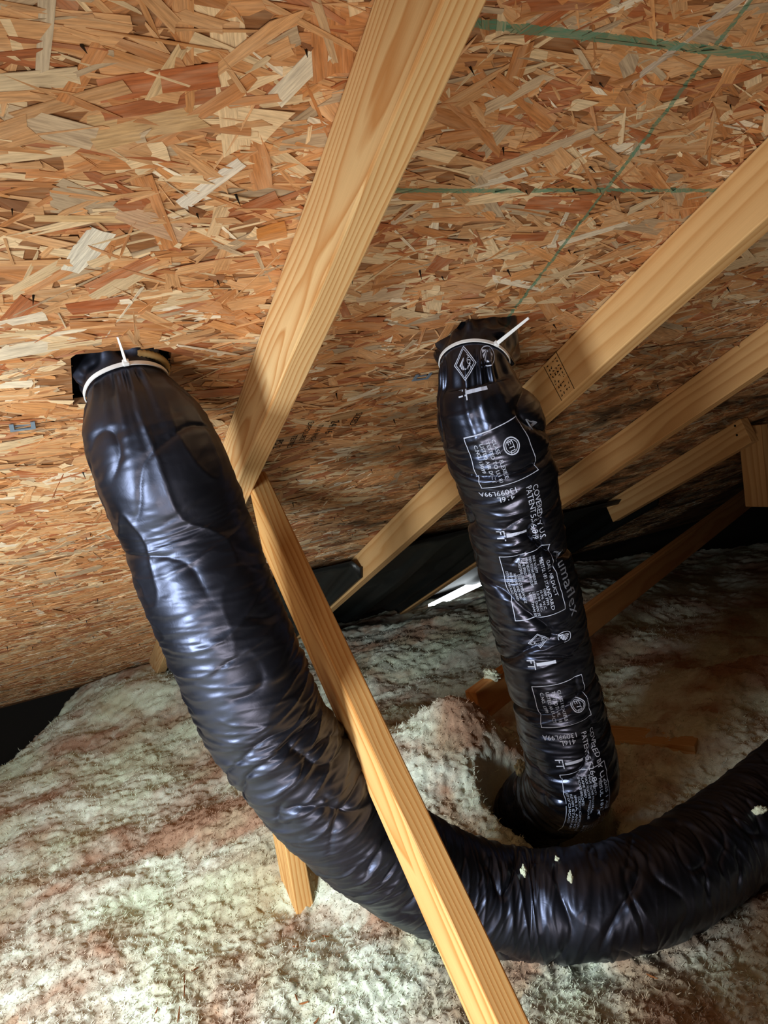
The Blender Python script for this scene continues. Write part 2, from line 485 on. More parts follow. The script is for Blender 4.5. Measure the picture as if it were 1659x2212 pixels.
def strand_arrays():
    n = len(ST_X)
    prof = np.array([(-1, -1), (-1.0, 0.0), (-1, 1), (0, 1), (1, 1), (1.0, 0.0), (1, -1), (0, -1)], float)
    uv = np.tile(prof, (n, 1, 1))
    jit = RNG.normal(0, 1, (n, 8, 2))
    endj = np.where(RNG.uniform(0, 1, (n, 1)) < 0.45, 0.05, 0.22)
    uv[:, :, 0] += jit[:, :, 0] * endj * np.array([1, 1, 1, 0.6, 1, 1, 1, 0.6])
    uv[:, :, 1] += jit[:, :, 1] * 0.16 * np.array([1, 1, 1, 1, 1, 1, 1, 1])
    nsp = len(special)
    uv[-nsp:] = prof + (uv[-nsp:] - prof) * 0.3
    taper = RNG.uniform(-0.25, 0.25, (n, 1))
    uv[:, :, 1] *= 1 + taper * np.sign(uv[:, :, 0])
    u = uv[:, :, 0] * ST_L[:, None] / 2
    v = uv[:, :, 1] * ST_W[:, None] / 2
    ca, sa = np.cos(ST_A)[:, None], np.sin(ST_A)[:, None]
    X = ST_X[:, None] + u * ca - v * sa
    S = ST_S[:, None] + u * sa + v * ca
    hgt = 0.0002 + 0.0016 * ST_R + RNG.uniform(0, 0.0002, n)
    tilt = RNG.normal(0, 0.0005, n)[:, None] * uv[:, :, 0] + RNG.normal(0, 0.0004, n)[:, None] * uv[:, :, 1]
    lift = np.where(RNG.uniform(0, 1, n) < 0.035, RNG.uniform(0.001, 0.004, n), 0)[:, None] * np.clip(uv[:, :, 0], 0, 1)
    Z = -(hgt[:, None] + tilt + lift)
    cen = np.stack([ST_X, ST_S, -hgt], -1)
    # never into a hole or across the panel joint
    bad = np.zeros(n, bool)
    for h in HOLES:
        ins = (X > h[0] + 0.004) & (X < h[1] - 0.004) & (S > h[2] + 0.004) & (S < h[3] - 0.004)
        bad |= ins.any(1)
        bad |= (ST_X > h[0]) & (ST_X < h[1]) & (ST_S > h[2]) & (ST_S < h[3])
    up = ST_S < SEAM
    S = np.where(up[:, None], np.minimum(S, SEAM - 0.0026), np.maximum(S, SEAM + 0.0026))
    top = np.stack([X, S, Z], -1)
    skirt = top.copy(); skirt[:, :, 2] = np.minimum(Z + 0.0009, 0.0)
    V = np.concatenate([top, cen[:, None, :], skirt], 1)          # 17 verts each
    off = RNG.uniform(0, 50, (n, 2))
    f8 = np.stack([u + off[:, :1], v + off[:, 1:], np.zeros_like(u)], -1)
    fc = np.stack([off[:, 0], off[:, 1], np.zeros(n)], -1)[:, None, :]
    FU = np.concatenate([f8, fc, f8], 1)
    good = ~bad
    return V[good], FU[good], ST_C[good], up[good]

SV, SFU, SCOL, SUP = strand_arrays()
TOPF = [(8, (i + 1) % 8, i) for i in range(8)]
SIDEF = []
for i in range(8):
    j = (i + 1) % 8
    SIDEF += [(i, j, 9 + j), (i, 9 + j, 9 + i)]
SF = np.array([(a, b, c) for a, b, c in TOPF] + SIDEF)

def strands_obj(idx, name, parent):
    V, FU, C_ = SV[idx], SFU[idx], SCOL[idx]
    n = len(V)
    faces = (SF[None] + (np.arange(n) * 17)[:, None, None]).reshape(-1, 3)
    me = np_mesh(name, V.reshape(-1, 3), faces, False)
    set_attr(me, 'col', 'FLOAT_COLOR', np.concatenate([np.repeat(C_, 17, 0), np.ones((n * 17, 1))], 1))
    set_attr(me, 'fuv', 'FLOAT_VECTOR', FU.reshape(-1, 3))
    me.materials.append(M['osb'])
    o = bpy.data.objects.new(name, me)
    COL.objects.link(o)
    o.parent = parent
    return o

def pick_big(k):
    Vw = SV[:, :8]
    P = CAM + AX * Vw[..., :1] + DS * Vw[..., 1:2] + NU * (HN + Vw[..., 2:3])
    q = P - CAM
    z = q @ F_
    px = CX + F_PX * (q @ R_) / z; py = CY + F_PX * (q @ D_) / z
    ar = 0.5 * np.abs((px * np.roll(py, -1, 1) - py * np.roll(px, -1, 1)).sum(1))
    cx, cy = px.mean(1), py.mean(1)
    ok = (z.min(1) > 0.05) & (cx > 10) & (cx < 1650) & (cy > 10) & (cy < 1500)
    zr = -SV[:, 8, 2]
    score = np.where(ok, ar, 0) * (zr > 0.0013)
    return np.argsort(-score)[:k]

big = pick_big(300)
mask = np.ones(len(SV), bool); mask[big] = False
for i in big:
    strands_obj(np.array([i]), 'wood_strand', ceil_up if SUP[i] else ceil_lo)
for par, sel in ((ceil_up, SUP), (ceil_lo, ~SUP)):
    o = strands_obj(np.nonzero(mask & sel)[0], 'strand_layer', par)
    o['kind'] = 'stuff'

# unseen black vent housings added above the two holes to block the sky
for h in HOLES:
    bm = bmesh.new()
    x0, x1, s0, s1 = h[0] - 0.01, h[1] + 0.01, h[2] - 0.01, h[3] + 0.01
    b = [bm.verts.new((x, s, z)) for z in (0.0136, 0.13) for (x, s) in ((x0, s0), (x1, s0), (x1, s1), (x0, s1))]
    bm.faces.new(b[4:])
    for i in range(4):
        j = (i + 1) % 4
        bm.faces.new((b[i], b[j], b[4 + j], b[4 + i]))
    me = bpy.data.meshes.new('vent_housing'); bm.to_mesh(me); bm.free()
    o = link('vent_housing', me, M['void']); o.parent = ceil_up

# shingle nails poking through
def nail_mesh():
    bm = bmesh.new()
    bmesh.ops.create_cone(bm, segments=6, radius1=0.0017, radius2=0.0002, depth=0.014, cap_ends=True, matrix=Matrix.Translation((0, 0, -0.007)) @ Matrix.Rotation(math.pi, 4, 'X'))
    me = bpy.data.meshes.new('nail_tip'); bm.to_mesh(me); bm.free()
    me.materials.append(M['nail'])
    return me
def splinter_mesh():
    bm = bmesh.new()
    v = [bm.verts.new(c) for c in ((-0.010, -0.002, -0.0016), (0.010, -0.003, -0.0016), (0.006, 0.003, -0.006), (-0.006, 0.003, -0.005), (-0.009, 0.004, -0.001), (0.009, 0.004, -0.001))]
    bm.faces.new((v[0], v[1], v[2], v[3])); bm.faces.new((v[3], v[2], v[5], v[4]))
    me = bpy.data.meshes.new('raised_splinter'); bm.to_mesh(me); bm.free()
    set_attr(me, 'col', 'FLOAT_COLOR', np.tile([*lin(150, 96, 58), 1], (6, 1)))
    set_attr(me, 'fuv', 'FLOAT_VECTOR', np.random.rand(6, 3) * 0.01)
    me.materials.append(M['osb'])
    return me
NM, SPM = nail_mesh(), splinter_mesh()
nails = [(25, 438), (72, 635), (422, 455), (508, 418), (466, 598), (175, 95), (660, 102), (178, 1018), (183, 1155), (118, 1235), (252, 1243), (210, 1292), (36, 1342), (186, 1340), (200, 1372), (70, 1396), (252, 1350), (15, 1396), (70, 1300), (300, 1390), (105, 1420),
         (850, 905), (636, 1030), (632, 1085), (722, 1113), (726, 848), (1132, 405), (1236, 405), (1288, 172), (922, 135), (1012, 138), (1272, 358), (1086, 314), (906, 582), (950, 590), (1096, 582), (1226, 536), (1556, 432), (1575, 216), (1640, 228), (1290, 590), (760, 592), (1480, 700), (1570, 620), (1590, 740), (1420, 830), (800, 1010), (905, 1045), (760, 1150), (560, 1190), (860, 960), (530, 905), (1325, 418), (1195, 700), (1000, 1070)]
for i, p in enumerate(nails):
    x, s = roof_xs(*p)
    par = ceil_up if s < SEAM else ceil_lo
    o = bpy.data.objects.new('nail_tip', NM); COL.objects.link(o); o.parent = par
    o.location = (x, s, -0.0005); o.rotation_euler = (random.uniform(-.25, .25), random.uniform(-.25, .25), 0)
    if i % 2 == 0:
        o = bpy.data.objects.new('raised_splinter', SPM); COL.objects.link(o); o.parent = par
        o.location = (x, s - 0.003, 0); o.rotation_euler = (0, 0, random.uniform(-.5, .5)); o.scale = (random.uniform(.6, 1.5),) * 3

# ------------------------------------------------------------------ framing lumber
def board(name, origin, xdir, ydir, length, w, t, mat, label, cat, cut0=0.0, cut1=0.0, bev=0.0025, parent=None):
    """origin = corner line start; x along the length, y the wide side (w), z the thickness (t). cut = end slope per unit of y"""
    X = Vector(xdir).normalized(); Y = Vector(ydir); Y = (Y - X * Y.dot(X)).normalized(); Z = X.cross(Y)
    bm = bmesh.new()
    hw, ht = w / 2, t / 2
    vs = []
    for (x, c) in ((0, cut0), (length, cut1)):
        for (y, z) in ((-hw, -ht), (hw, -ht), (hw, ht), (-hw, ht)):
            vs.append(bm.verts.new((x + c * y, y, z)))
    fs = [(0, 1, 2, 3), (7, 6, 5, 4), (0, 4, 5, 1), (1, 5, 6, 2), (2, 6, 7, 3), (3, 7, 4, 0)]
    for f in fs: bm.faces.new([vs[i] for i in f])
    bmesh.ops.recalc_face_normals(bm, faces=bm.faces)
    bmesh.ops.bevel(bm, geom=list(bm.edges), offset=bev, segments=2, profile=0.5, affect='EDGES')
    me = bpy.data.meshes.new(name); bm.to_mesh(me); bm.free()
    for p in me.polygons: p.use_smooth = False
    O = Vector(origin) + Y * hw + Z * ht
    mt = Matrix(((X.x, Y.x, Z.x, O.x), (X.y, Y.y, Z.y, O.y), (X.z, Y.z, Z.z, O.z), (0, 0, 0, 1)))
    o = link(name, me, mat, matrix=mt)
    tag(o, label, cat)
    return o

X1, X2, X3, X4 = 0.333, 0.966, 1.556, 2.170
W35, T15 = 0.089, 0.038
# with x = down slope and y = into the room, z = x cross y = world -X, so the origin sits on the right face
def rafter(x, s0, s1, mat, label, cut1=0.0):
    return board('rafter', roof_pt(x + T15, s0, -0.0022), DS, -NU, s1 - s0, W35, T15, mat, label, 'rafter', cut1=cut1)
r1 = rafter(X1, -0.35, 3.42, M['raft1'], 'pale wavy-grained rafter running up the middle between the two ducts')
r2 = rafter(X2, -0.35, 3.40, M['raft2'], 'smooth tan rafter with black grade stamp passing behind the printed duct')
r3 = rafter(X3, -0.10, 3.40, M['raft3'], 'tan rafter right of the stamped rafter, ending above the bright daylight slit')
r4 = rafter(X4, 1.64, 2.40, M['raft3'], 'short dim rafter with two nail heads beside the dark upright post')

# truss web under the middle rafter, coming down toward the viewer
def cw(X, Y, Z): return CAM + np.array([X, Y, Z])
wa, wb = cw(X1 + T15, 1.321, -0.0636), cw(X1 + T15, 0.60, -0.797)
wd = wb - wa
wv = np.array([0, 0.711, -0.703])
web = board('truss_web', wa, wd, wv, np.linalg.norm(wd), W35, T15, M['web'], 'orange diagonal truss web slanting down in front of the left duct', 'truss web', cut0=1.35)
up1 = board('truss_upright', cw(X1 + T15, 1.435, -1.02), (0, 0, 1), (0, 1, 0), 0.90, W35, T15, M['web'], 'short upright board rising from the insulation behind the left duct', 'truss upright')
post = board('post', cw(2.30, 1.73, -0.44), (0.03, 0, 1), (0, 1, 0), 0.285, W35, T15, M['raft3'], 'dark upright post at the right edge beside the short rafter', 'post')
bu = np.array([0.924, 0.379, 0.058]); bu /= np.linalg.norm(bu)
bA = cw(1.526, 1.878, -0.655)
bW = np.array([0.06, 0.005, -0.998])
bD = np.cross(bu, bW)
brace = board('lateral_brace', bA - bu * 0.62, bu, bW, 2.75, W35, T15, M['brace'], 'orange-brown brace board crossing behind the printed duct above the insulation', 'brace')
pl = at_z(1290, 1512, CAMZ - 0.80); pr_ = at_z(1470, 1522, CAMZ - 0.80)
board('buried_board', pl - np.array([0, 0, 0.108]), pr_ - pl, (0, 0, 1), 0.26, 0.038, 0.089, M['raft1'], 'pale board end almost buried in insulation right of the printed duct', 'board')

# ------------------------------------------------------------------ floor and loose fill
def insul(X, Y):
    z = np.full(X.shape, -0.925)
    g = lambda x0, y0, sx, sy, a: a * np.exp(-((X - x0) / sx) ** 2 - ((Y - y0) / sy) ** 2)
    z += g(0.68, 1.68, 0.30, 0.36, 0.20)
    z += g(0.95, 2.9, 0.6, 0.6, 0.10)
    z += g(0.25, 3.25, 0.35, 0.55, 0.13)
    z += g(1.75, 1.45, 0.45, 0.35, 0.09)
    z += g(2.0, 2.6, 0.6, 0.6, 0.14)
    z += g(0.05, 1.75, 0.30, 0.40, 0.03)
    z += g(-0.25, 2.5, 0.3, 0.3, 0.03)
    z += g(0.88, 1.59, 0.12, 0.10, 0.12)
    z -= g(0.36, 1.40, 0.13, 0.11, 0.055)
    r = np.hypot((X - 0.92), (Y - 1.35) * 0.9)
    z -= 0.30 * sstep(0.150, 0.085, r)
    edge = Y - (2.93 + 1.6 * (X + 0.25))
    z -= 0.28 * sstep(-0.06, 0.16, edge) * sstep(0.16, 0.04, X)
    return z

def fluff_disp(X, Y, Z):
    P = np.stack([X, Y, Z], -1).reshape(-1, 3)
    d = 0.030 * perlin(P * 4.5, 1) + 0.011 * perlin(P * 12, 2) + 0.0065 * perlin(P * 30 + 7, 3)
    b = np.abs(perlin(P * 55 + 3, 10))
    d += 0.0060 * perlin(P * 68, 4) + 0.0045 * b + 0.0030 * perlin(P * 150, 5) + 0.0016 * perlin(P * 300, 11)
    jx = 0.006 * perlin(P * 60 + 31, 6) + 0.003 * perlin(P * 170 + 5, 8)
    jy = 0.006 * perlin(P * 60 + 77, 7) + 0.003 * perlin(P * 170 + 9, 9)
    return d.reshape(X.shape), jx.reshape(X.shape), jy.reshape(X.shape)

def build_insulation():
    r = np.exp(np.linspace(math.log(0.40), math.log(4.6), 760))
    th = np.concatenate([np.radians(np.linspace(-75, -15, 60, endpoint=False)), np.radians(np.linspace(-15, 70, 500)), np.radians(np.linspace(70.6, 100, 30))])
    RR, TT = np.meshgrid(r, th, indexing='ij')
    X, Y = RR * np.sin(TT), RR * np.cos(TT)
    Z0 = insul(X, Y)
    d, jx, jy = fluff_disp(X, Y, Z0)
    # tucked under the roof at the eave
    Zr = (HN - Y * ST) / CT - 0.02
    Z = np.minimum(Z0 + d, Zr)
    V = np.stack([X + jx, Y + jy, Z + CAMZ], -1).reshape(-1, 3)
    me = np_mesh('insulation', V, grid_faces(len(r), len(th)), True)
    return me
ins_o = link('loose_insulation', build_insulation(), M['fluff'])
ins_o.data.flip_normals()
tag(ins_o, 'fluffy white blown fibreglass insulation covering the attic floor', 'insulation', kind='stuff')

def build_wisps(n):
    rr = np.exp(RNG.uniform(math.log(0.75), math.log(3.2), n))
    tt = np.radians(RNG.uniform(-15, 68, n))
    X, Y = rr * np.sin(tt), rr * np.cos(tt)
    Z0 = insul(X, Y)
    d, jx, jy = fluff_disp(X, Y, Z0)
    P = np.stack([X + jx, Y + jy, np.minimum(Z0 + d, (HN - Y * ST) / CT - 0.02) + CAMZ - 0.002], -1)
    L = RNG.uniform(0.004, 0.011, n)[:, None]
    dr = RNG.normal(0, 1, (n, 3)); dr[:, 2] = np.abs(dr[:, 2]) * 0.8 + 0.1
    dr /= np.linalg.norm(dr, axis=1, keepdims=True)
    cv = RNG.normal(0, 0.6, (n, 3))
    sd = np.cross(dr, RNG.normal(0, 1, (n, 3))); sd /= np.linalg.norm(sd, axis=1, keepdims=True)
    wd_ = RNG.uniform(0.0004, 0.0010, n)[:, None]
    p1 = P + dr * L * 0.5; p2 = p1 + (dr + cv) * L * 0.5
    V = np.stack([P - sd * wd_, P + sd * wd_, p1 - sd * wd_, p1 + sd * wd_, p2], 1).reshape(-1, 3)
    b = np.arange(n)[:, None] * 5
    Fc = np.concatenate([b + np.array([[0, 1, 3]]), b + np.array([[0, 3, 2]]), b + np.array([[2, 3, 4]])], 1).reshape(-1, 3)
    return np_mesh('wisps', V, Fc, False)
wi = link('fibre_wisps', build_wisps(230000), M['fluff'])
wi.parent = ins_o
wi['kind'] = 'stuff'

bm = bmesh.new()
v = [bm.verts.new(c) for c in ((-2.0, 0.0, 0), (4.2, 0.0, 0), (4.2, 4.6, 0), (-2.0, 4.6, 0))]
bm.faces.new(v)
me = bpy.data.meshes.new('floor'); bm.to_mesh(me); bm.free()
fl = link('floor', me, M['drywall'])
tag(fl, 'ceiling board of the room below, hidden under the insulation', 'floor', kind='structure')

def quad_wall(name, pts, label):
    bm = bmesh.new()
    bm.faces.new([bm.verts.new(p) for p in pts])
    g = bmesh.ops.extrude_face_region(bm, geom=list(bm.faces))
    bmesh.ops.translate(bm, verts=[q for q in g['geom'] if isinstance(q, bmesh.types.BMVert)], vec=(0.0, 0.02, 0.0))
    me = bpy.data.meshes.new(name); bm.to_mesh(me); bm.free()
    o = link(name, me, M['eave'])
    tag(o, label, 'wall', kind='structure')
quad_wall('wall_back', [(-2.2, 3.62, 0.0), (6.0, 3.62, 0.0), (6.0, 3.62, 0.32), (-2.2, 3.62, 0.32)], 'added eave closure behind the insulation, coloured dark as the shade of the cavity')
# ------------------------------------------------------------------ ducts
def catmull(P, n):
    P = np.asarray(P, float)
    Q = np.vstack([2 * P[0] - P[1], P, 2 * P[-1] - P[-2]])
    seg = len(P) - 1
    t = np.linspace(0, seg - 1e-9, n * 8)
    i = np.floor(t).astype(int); f = (t - i)[:, None]
    p0, p1, p2, p3 = Q[i], Q[i + 1], Q[i + 2], Q[i + 3]
    C_ = 0.5 * (2 * p1 + (p2 - p0) * f + (2 * p0 - 5 * p1 + 4 * p2 - p3) * f ** 2 + (3 * p1 - p0 - 3 * p2 + p3) * f ** 3)
    dl = np.r_[0, np.cumsum(np.linalg.norm(np.diff(C_, axis=0), axis=1))]
    s = np.linspace(0, dl[-1], n)
    return np.stack([np.interp(s, dl, C_[:, k]) for k in range(C_.shape[1])], -1), s

class Duct:
    def __init__(self, pts, seed, step=0.0022, nphi=220, neck=0.05, style=0):
        P = np.array([[*p[0], p[1]] for p in pts])
        L = np.linalg.norm(np.diff(P[:, :3], axis=0), axis=1).sum()
        Q, self.s = catmull(P, int(L / step))
        self.c, self.r = Q[:, :3], Q[:, 3]
        ker = np.ones(9) / 9
        t = np.gradient(self.c, axis=0)
        t = np.stack([np.convolve(np.pad(t[:, k], 4, mode='edge'), ker, 'valid') for k in range(3)], -1)
        t /= np.linalg.norm(t, axis=1, keepdims=True)
        self.t = t
        # frame: a reference direction carried along the tube (starts facing the open attic)
        ref = np.array([-0.55, -0.83, 0.05])
        a = np.zeros_like(t)
        cur = ref
        for i in range(len(t)):
            cur = cur - t[i] * (cur @ t[i]); cur /= np.linalg.norm(cur)
            a[i] = cur
        self.a = a
        self.b = np.cross(t, a)
        if (self.b[len(t) // 3] @ R_) < 0: self.sgn = -1
        else: self.sgn = 1
        self.b = self.b * self.sgn
        self.phi = np.linspace(0, 2 * math.pi, nphi, endpoint=False)
        S, PH = np.meshgrid(self.s, self.phi, indexing='ij')
        cp, sp = np.cos(PH), np.sin(PH)
        def N(fs, fp, sd, skew=0.0):
            ss = S + skew * np.sin(PH * 1.0 + sd)
            return perlin(np.stack([ss * fs, cp * fp + sd, sp * fp], -1).reshape(-1, 3), seed * 31 + sd).reshape(S.shape)
        rid = lambda x, p: np.clip(1 - np.abs(x) * 2.2, 0, 1) ** p
        full = sstep(0.05, 0.11, self.r)[:, None] * np.ones_like(S)
        full = sstep(0.065, 0.085, self.r)[:, None] * np.ones_like(S)
        low = sstep(0.22, 0.55, S)                    # the bag is tauter near the roof, slack and crinkled lower down
        d = 0.0035 * N(6, 0.7, 1)
        if style == 0:
            d -= full * (0.3 + 0.7 * low) * 0.0075 * rid(N(11, 0.40, 3, 0.030), 6) * sstep(-0.25, 0.2, N(5, 0.8, 11))
            d -= full * 0.0045 * rid(N(17, 0.75, 4, -0.045), 6) * sstep(-0.1, 0.3, N(6, 0.9, 12))
            d += full * (0.25 + 0.75 * low) * 0.0030 * rid(N(38, 0.55, 5, 0.030), 2.2)
            d += full * (0.25 + 0.75 * low) * 0.0015 * rid(N(75, 0.9, 6, -0.02), 2)
            d += full * 0.0008 * N(120, 1.6, 7, 0.01) + full * (1 - low) * 0.0022 * rid(N(9, 1.5, 13, 0.05), 4)
        else:
            d -= full * 0.0100 * rid(N(9, 0.35, 3, 0.016), 7)
            d -= full * 0.0040 * rid(N(19, 0.8, 4, -0.03), 5) * sstep(-0.1, 0.3, N(6, 0.9, 12))
            d += full * 0.0026 * rid(N(40, 0.55, 5, 0.022), 2.2)
            d += full * 0.0010 * rid(N(80, 1.0, 6, -0.02), 2) + full * 0.0006 * N(130, 1.8, 7, 0.01)
        # gathered pleats below the tie
        sn = self.s[np.argmin(np.linalg.norm(self.c - P[neck, :3], axis=1))]
        self.tie = sn
        env = np.exp(-np.maximum(S - sn, 0) / 0.040) * sstep(sn - 0.004, sn + 0.014, S)
        wv_ = 1.8 * N(4, 1.2, 8)
        d += env * (0.0045 * np.cos(11 * PH + 5 * wv_) + 0.0025 * np.cos(23 * PH + 9 * wv_ + 1))
        # crumpled skirt above the tie
        env2 = sstep(sn - 0.006, sn - 0.018, S)
        d += env2 * (0.006 * np.cos(7 * PH + 6 * N(9, 1.3, 9)) + 0.006 * N(40, 2.2, 10) + (0.006 if style else -0.003))
        pin = np.exp(-((S - sn) / 0.006) ** 2)
        self.R = self.r[:, None] + d * (1 - 0.85 * pin)
        self.nphi = nphi
    def surf(self, s, phi, off=0.0):
        s = np.asarray(s, float); phi = np.asarray(phi, float) % (2 * math.pi)
        fi = np.clip(s / self.s[-1] * (len(self.s) - 1), 0, len(self.s) - 1.001)
        fj = phi / (2 * math.pi) * self.nphi
        i = fi.astype(int); j = fj.astype(int) % self.nphi; u = fi - i; v = fj - np.floor(fj); j2 = (j + 1) % self.nphi
        R = (self.R[i, j] * (1 - v) + self.R[i, j2] * v) * (1 - u) + (self.R[i + 1, j] * (1 - v) + self.R[i + 1, j2] * v) * u
        lerp = lambda A: A[i] * (1 - u)[:, None] + A[i + 1] * u[:, None]
        return lerp(self.c) + (R + off)[:, None] * (np.cos(phi)[:, None] * lerp(self.a) + np.sin(phi)[:, None] * lerp(self.b))
    def mesh(self, name):
        V = self.c[:, None] + self.R[..., None] * (np.cos(self.phi)[None, :, None] * self.a[:, None] + np.sin(self.phi)[None, :, None] * self.b[:, None])
        fc = grid_faces(len(self.s), self.nphi, True)
        me = np_mesh(name, V.reshape(-1, 3), fc, True)
        return me
    def locate(self, px, py):
        """(s, phi) of the surface point seen at a given spot, used to place the print"""
        ss = np.linspace(0, self.s[-1], 500)
        pp = np.linspace(0, 2 * math.pi, 180, endpoint=False)
        S, P = np.meshgrid(ss, pp, indexing='ij')
        W = self.surf(S.ravel(), P.ravel())
        q = W - CAM; z = q @ F_
        e = np.hypot(CX + F_PX * (q @ R_) / z - px, CY + F_PX * (q @ D_) / z - py)
        cand = np.where(e < e.min() + 4)[0]
        k = cand[np.argmin(z[cand])]
        return S.ravel()[k], P.ravel()[k]

def P_(px, py, z): return at_depth(px, py, z)
n1x, n1s = roof_xs(272, 772)
d1pts = [(roof_pt(0.150, 0.947, 0.035), 0.064), (roof_pt(0.150, 0.945, 0.002), 0.063), (roof_pt(0.150, 0.942, -0.024), 0.0540), (roof_pt(0.153, 0.943, -0.050), 0.066), (roof_pt(0.158, 0.948, -0.085), 0.081), (P_(352, 1020, 1.02), 0.088), (P_(400, 1140, 1.05), 0.0885), (P_(455, 1290, 1.06), 0.0885),
         (P_(515, 1430, 1.08), 0.0885), (P_(575, 1560, 1.11), 0.0885), (P_(658, 1670, 1.14), 0.0885), (P_(754, 1772, 1.18), 0.0885), (P_(864, 1858, 1.24), 0.0885), (P_(996, 1922, 1.29), 0.0885)]
for p in ((1130, 1952), (1280, 1946), (1420, 1908), (1540, 1836), (1659, 1742), (1800, 1610), (1960, 1470)):
    d1pts.append((at_z(*p, CAMZ - 0.838), 0.0885))
duct1 = Duct(d1pts, 3, neck=2, style=0)
d2pts = [(roof_pt(0.742, 0.955, 0.035), 0.066), (roof_pt(0.742, 0.952, 0.0), 0.066), (P_(1024, 785, 1.235), 0.0555), (P_(1030, 830, 1.24), 0.066), (P_(1042, 880, 1.245), 0.080), (P_(1066, 940, 1.265), 0.0885), (P_(1092, 1020, 1.30), 0.088), (P_(1108, 1100, 1.335), 0.086),
         (P_(1127, 1190, 1.37), 0.085), (P_(1147, 1270, 1.39), 0.087), (P_(1165, 1350, 1.42), 0.087), (P_(1182, 1430, 1.44), 0.0865), (P_(1202, 1510, 1.46), 0.0875), (P_(1218, 1580, 1.475), 0.089), (P_(1232, 1640, 1.49), 0.089), (P_(1234, 1690, 1.52), 0.089),
         (cw(0.905, 1.30, -0.83), 0.087), (cw(0.915, 1.42, -0.93), 0.085), (cw(0.92, 1.50, -1.06), 0.085), (cw(0.92, 1.52, -1.18), 0.085)]
duct2 = Duct(d2pts, 8, neck=2, style=1)

def make_duct(D, mat, label, cname):
    root = empty('flexible_duct', D.c[0])
    tag(root, label, 'duct')
    inv = Matrix.Translation(-Vector(D.c[0]))
    me = D.mesh('jacket'); me.transform(inv)
    j = link('jacket', me, mat); j.parent = root
    return root, j, inv
du1, jk1, inv1 = make_duct(duct1, M['jacket'], 'plain black plastic-wrapped flexible duct on the left, curving across the insulation', 'jacket')
du2, jk2, inv2 = make_duct(duct2, M['jacket2'], 'black flexible duct on the right printed with white lettering', 'jacket')

# collar ring showing inside the left hole
def torus_arc(center, ax, by, R, r, a0, a1, nseg=28, nr=8, ripple=0.0):
    V = []
    ax = np.asarray(ax, float); by = np.asarray(by, float); nz = np.cross(ax, by)
    A = np.linspace(a0, a1, nseg)
    for k, t in enumerate(A):
        rad = np.cos(t) * ax + np.sin(t) * by
        rr = r * (1 + ripple * (k % 2))
        for q in np.linspace(0, 2 * math.pi, nr, endpoint=False):
            V.append(center + rad * (R + rr * math.cos(q)) + nz * rr * math.sin(q))
    return np_mesh('ring', np.array(V), grid_faces(nseg, nr, True), True)
cm = torus_arc(roof_pt(0.152, 0.945, -0.004), AX, DS, 0.056, 0.0050, -1.35, 0.5, 34, 8, 0.25)
cm.transform(inv1)
co_ = link('collar_ring', cm, M['collar']); co_.parent = du1; co_['label'] = 'tan ribbed collar edge'

# ------------------------------------------------------------------ cable ties
def ribbon_tube(path, wid, thk, wdirs):
    """flat strap along a path; wdirs = width direction per point"""
    path = np.asarray(path, float); n = len(path)
    t = np.gradient(path, axis=0); t /= np.linalg.norm(t, axis=1, keepdims=True)
    w = wdirs - t * (wdirs * t).sum(1, keepdims=True); w /= np.linalg.norm(w, axis=1, keepdims=True)
    o = np.cross(t, w)
    wid = np.broadcast_to(wid, (n,))[:, None]
    V = np.stack([path - w * wid / 2 - o * thk / 2, path + w * wid / 2 - o * thk / 2, path + w * wid / 2 + o * thk / 2, path - w * wid / 2 + o * thk / 2], 1)
    fc = grid_faces(n, 4, True)
    caps = np.array([[0, 1, 2, 3], [4 * n - 1, 4 * n - 2, 4 * n - 3, 4 * n - 4]])
    return np_mesh('strap', V.reshape(-1, 3), np.vstack([fc, caps]), False)

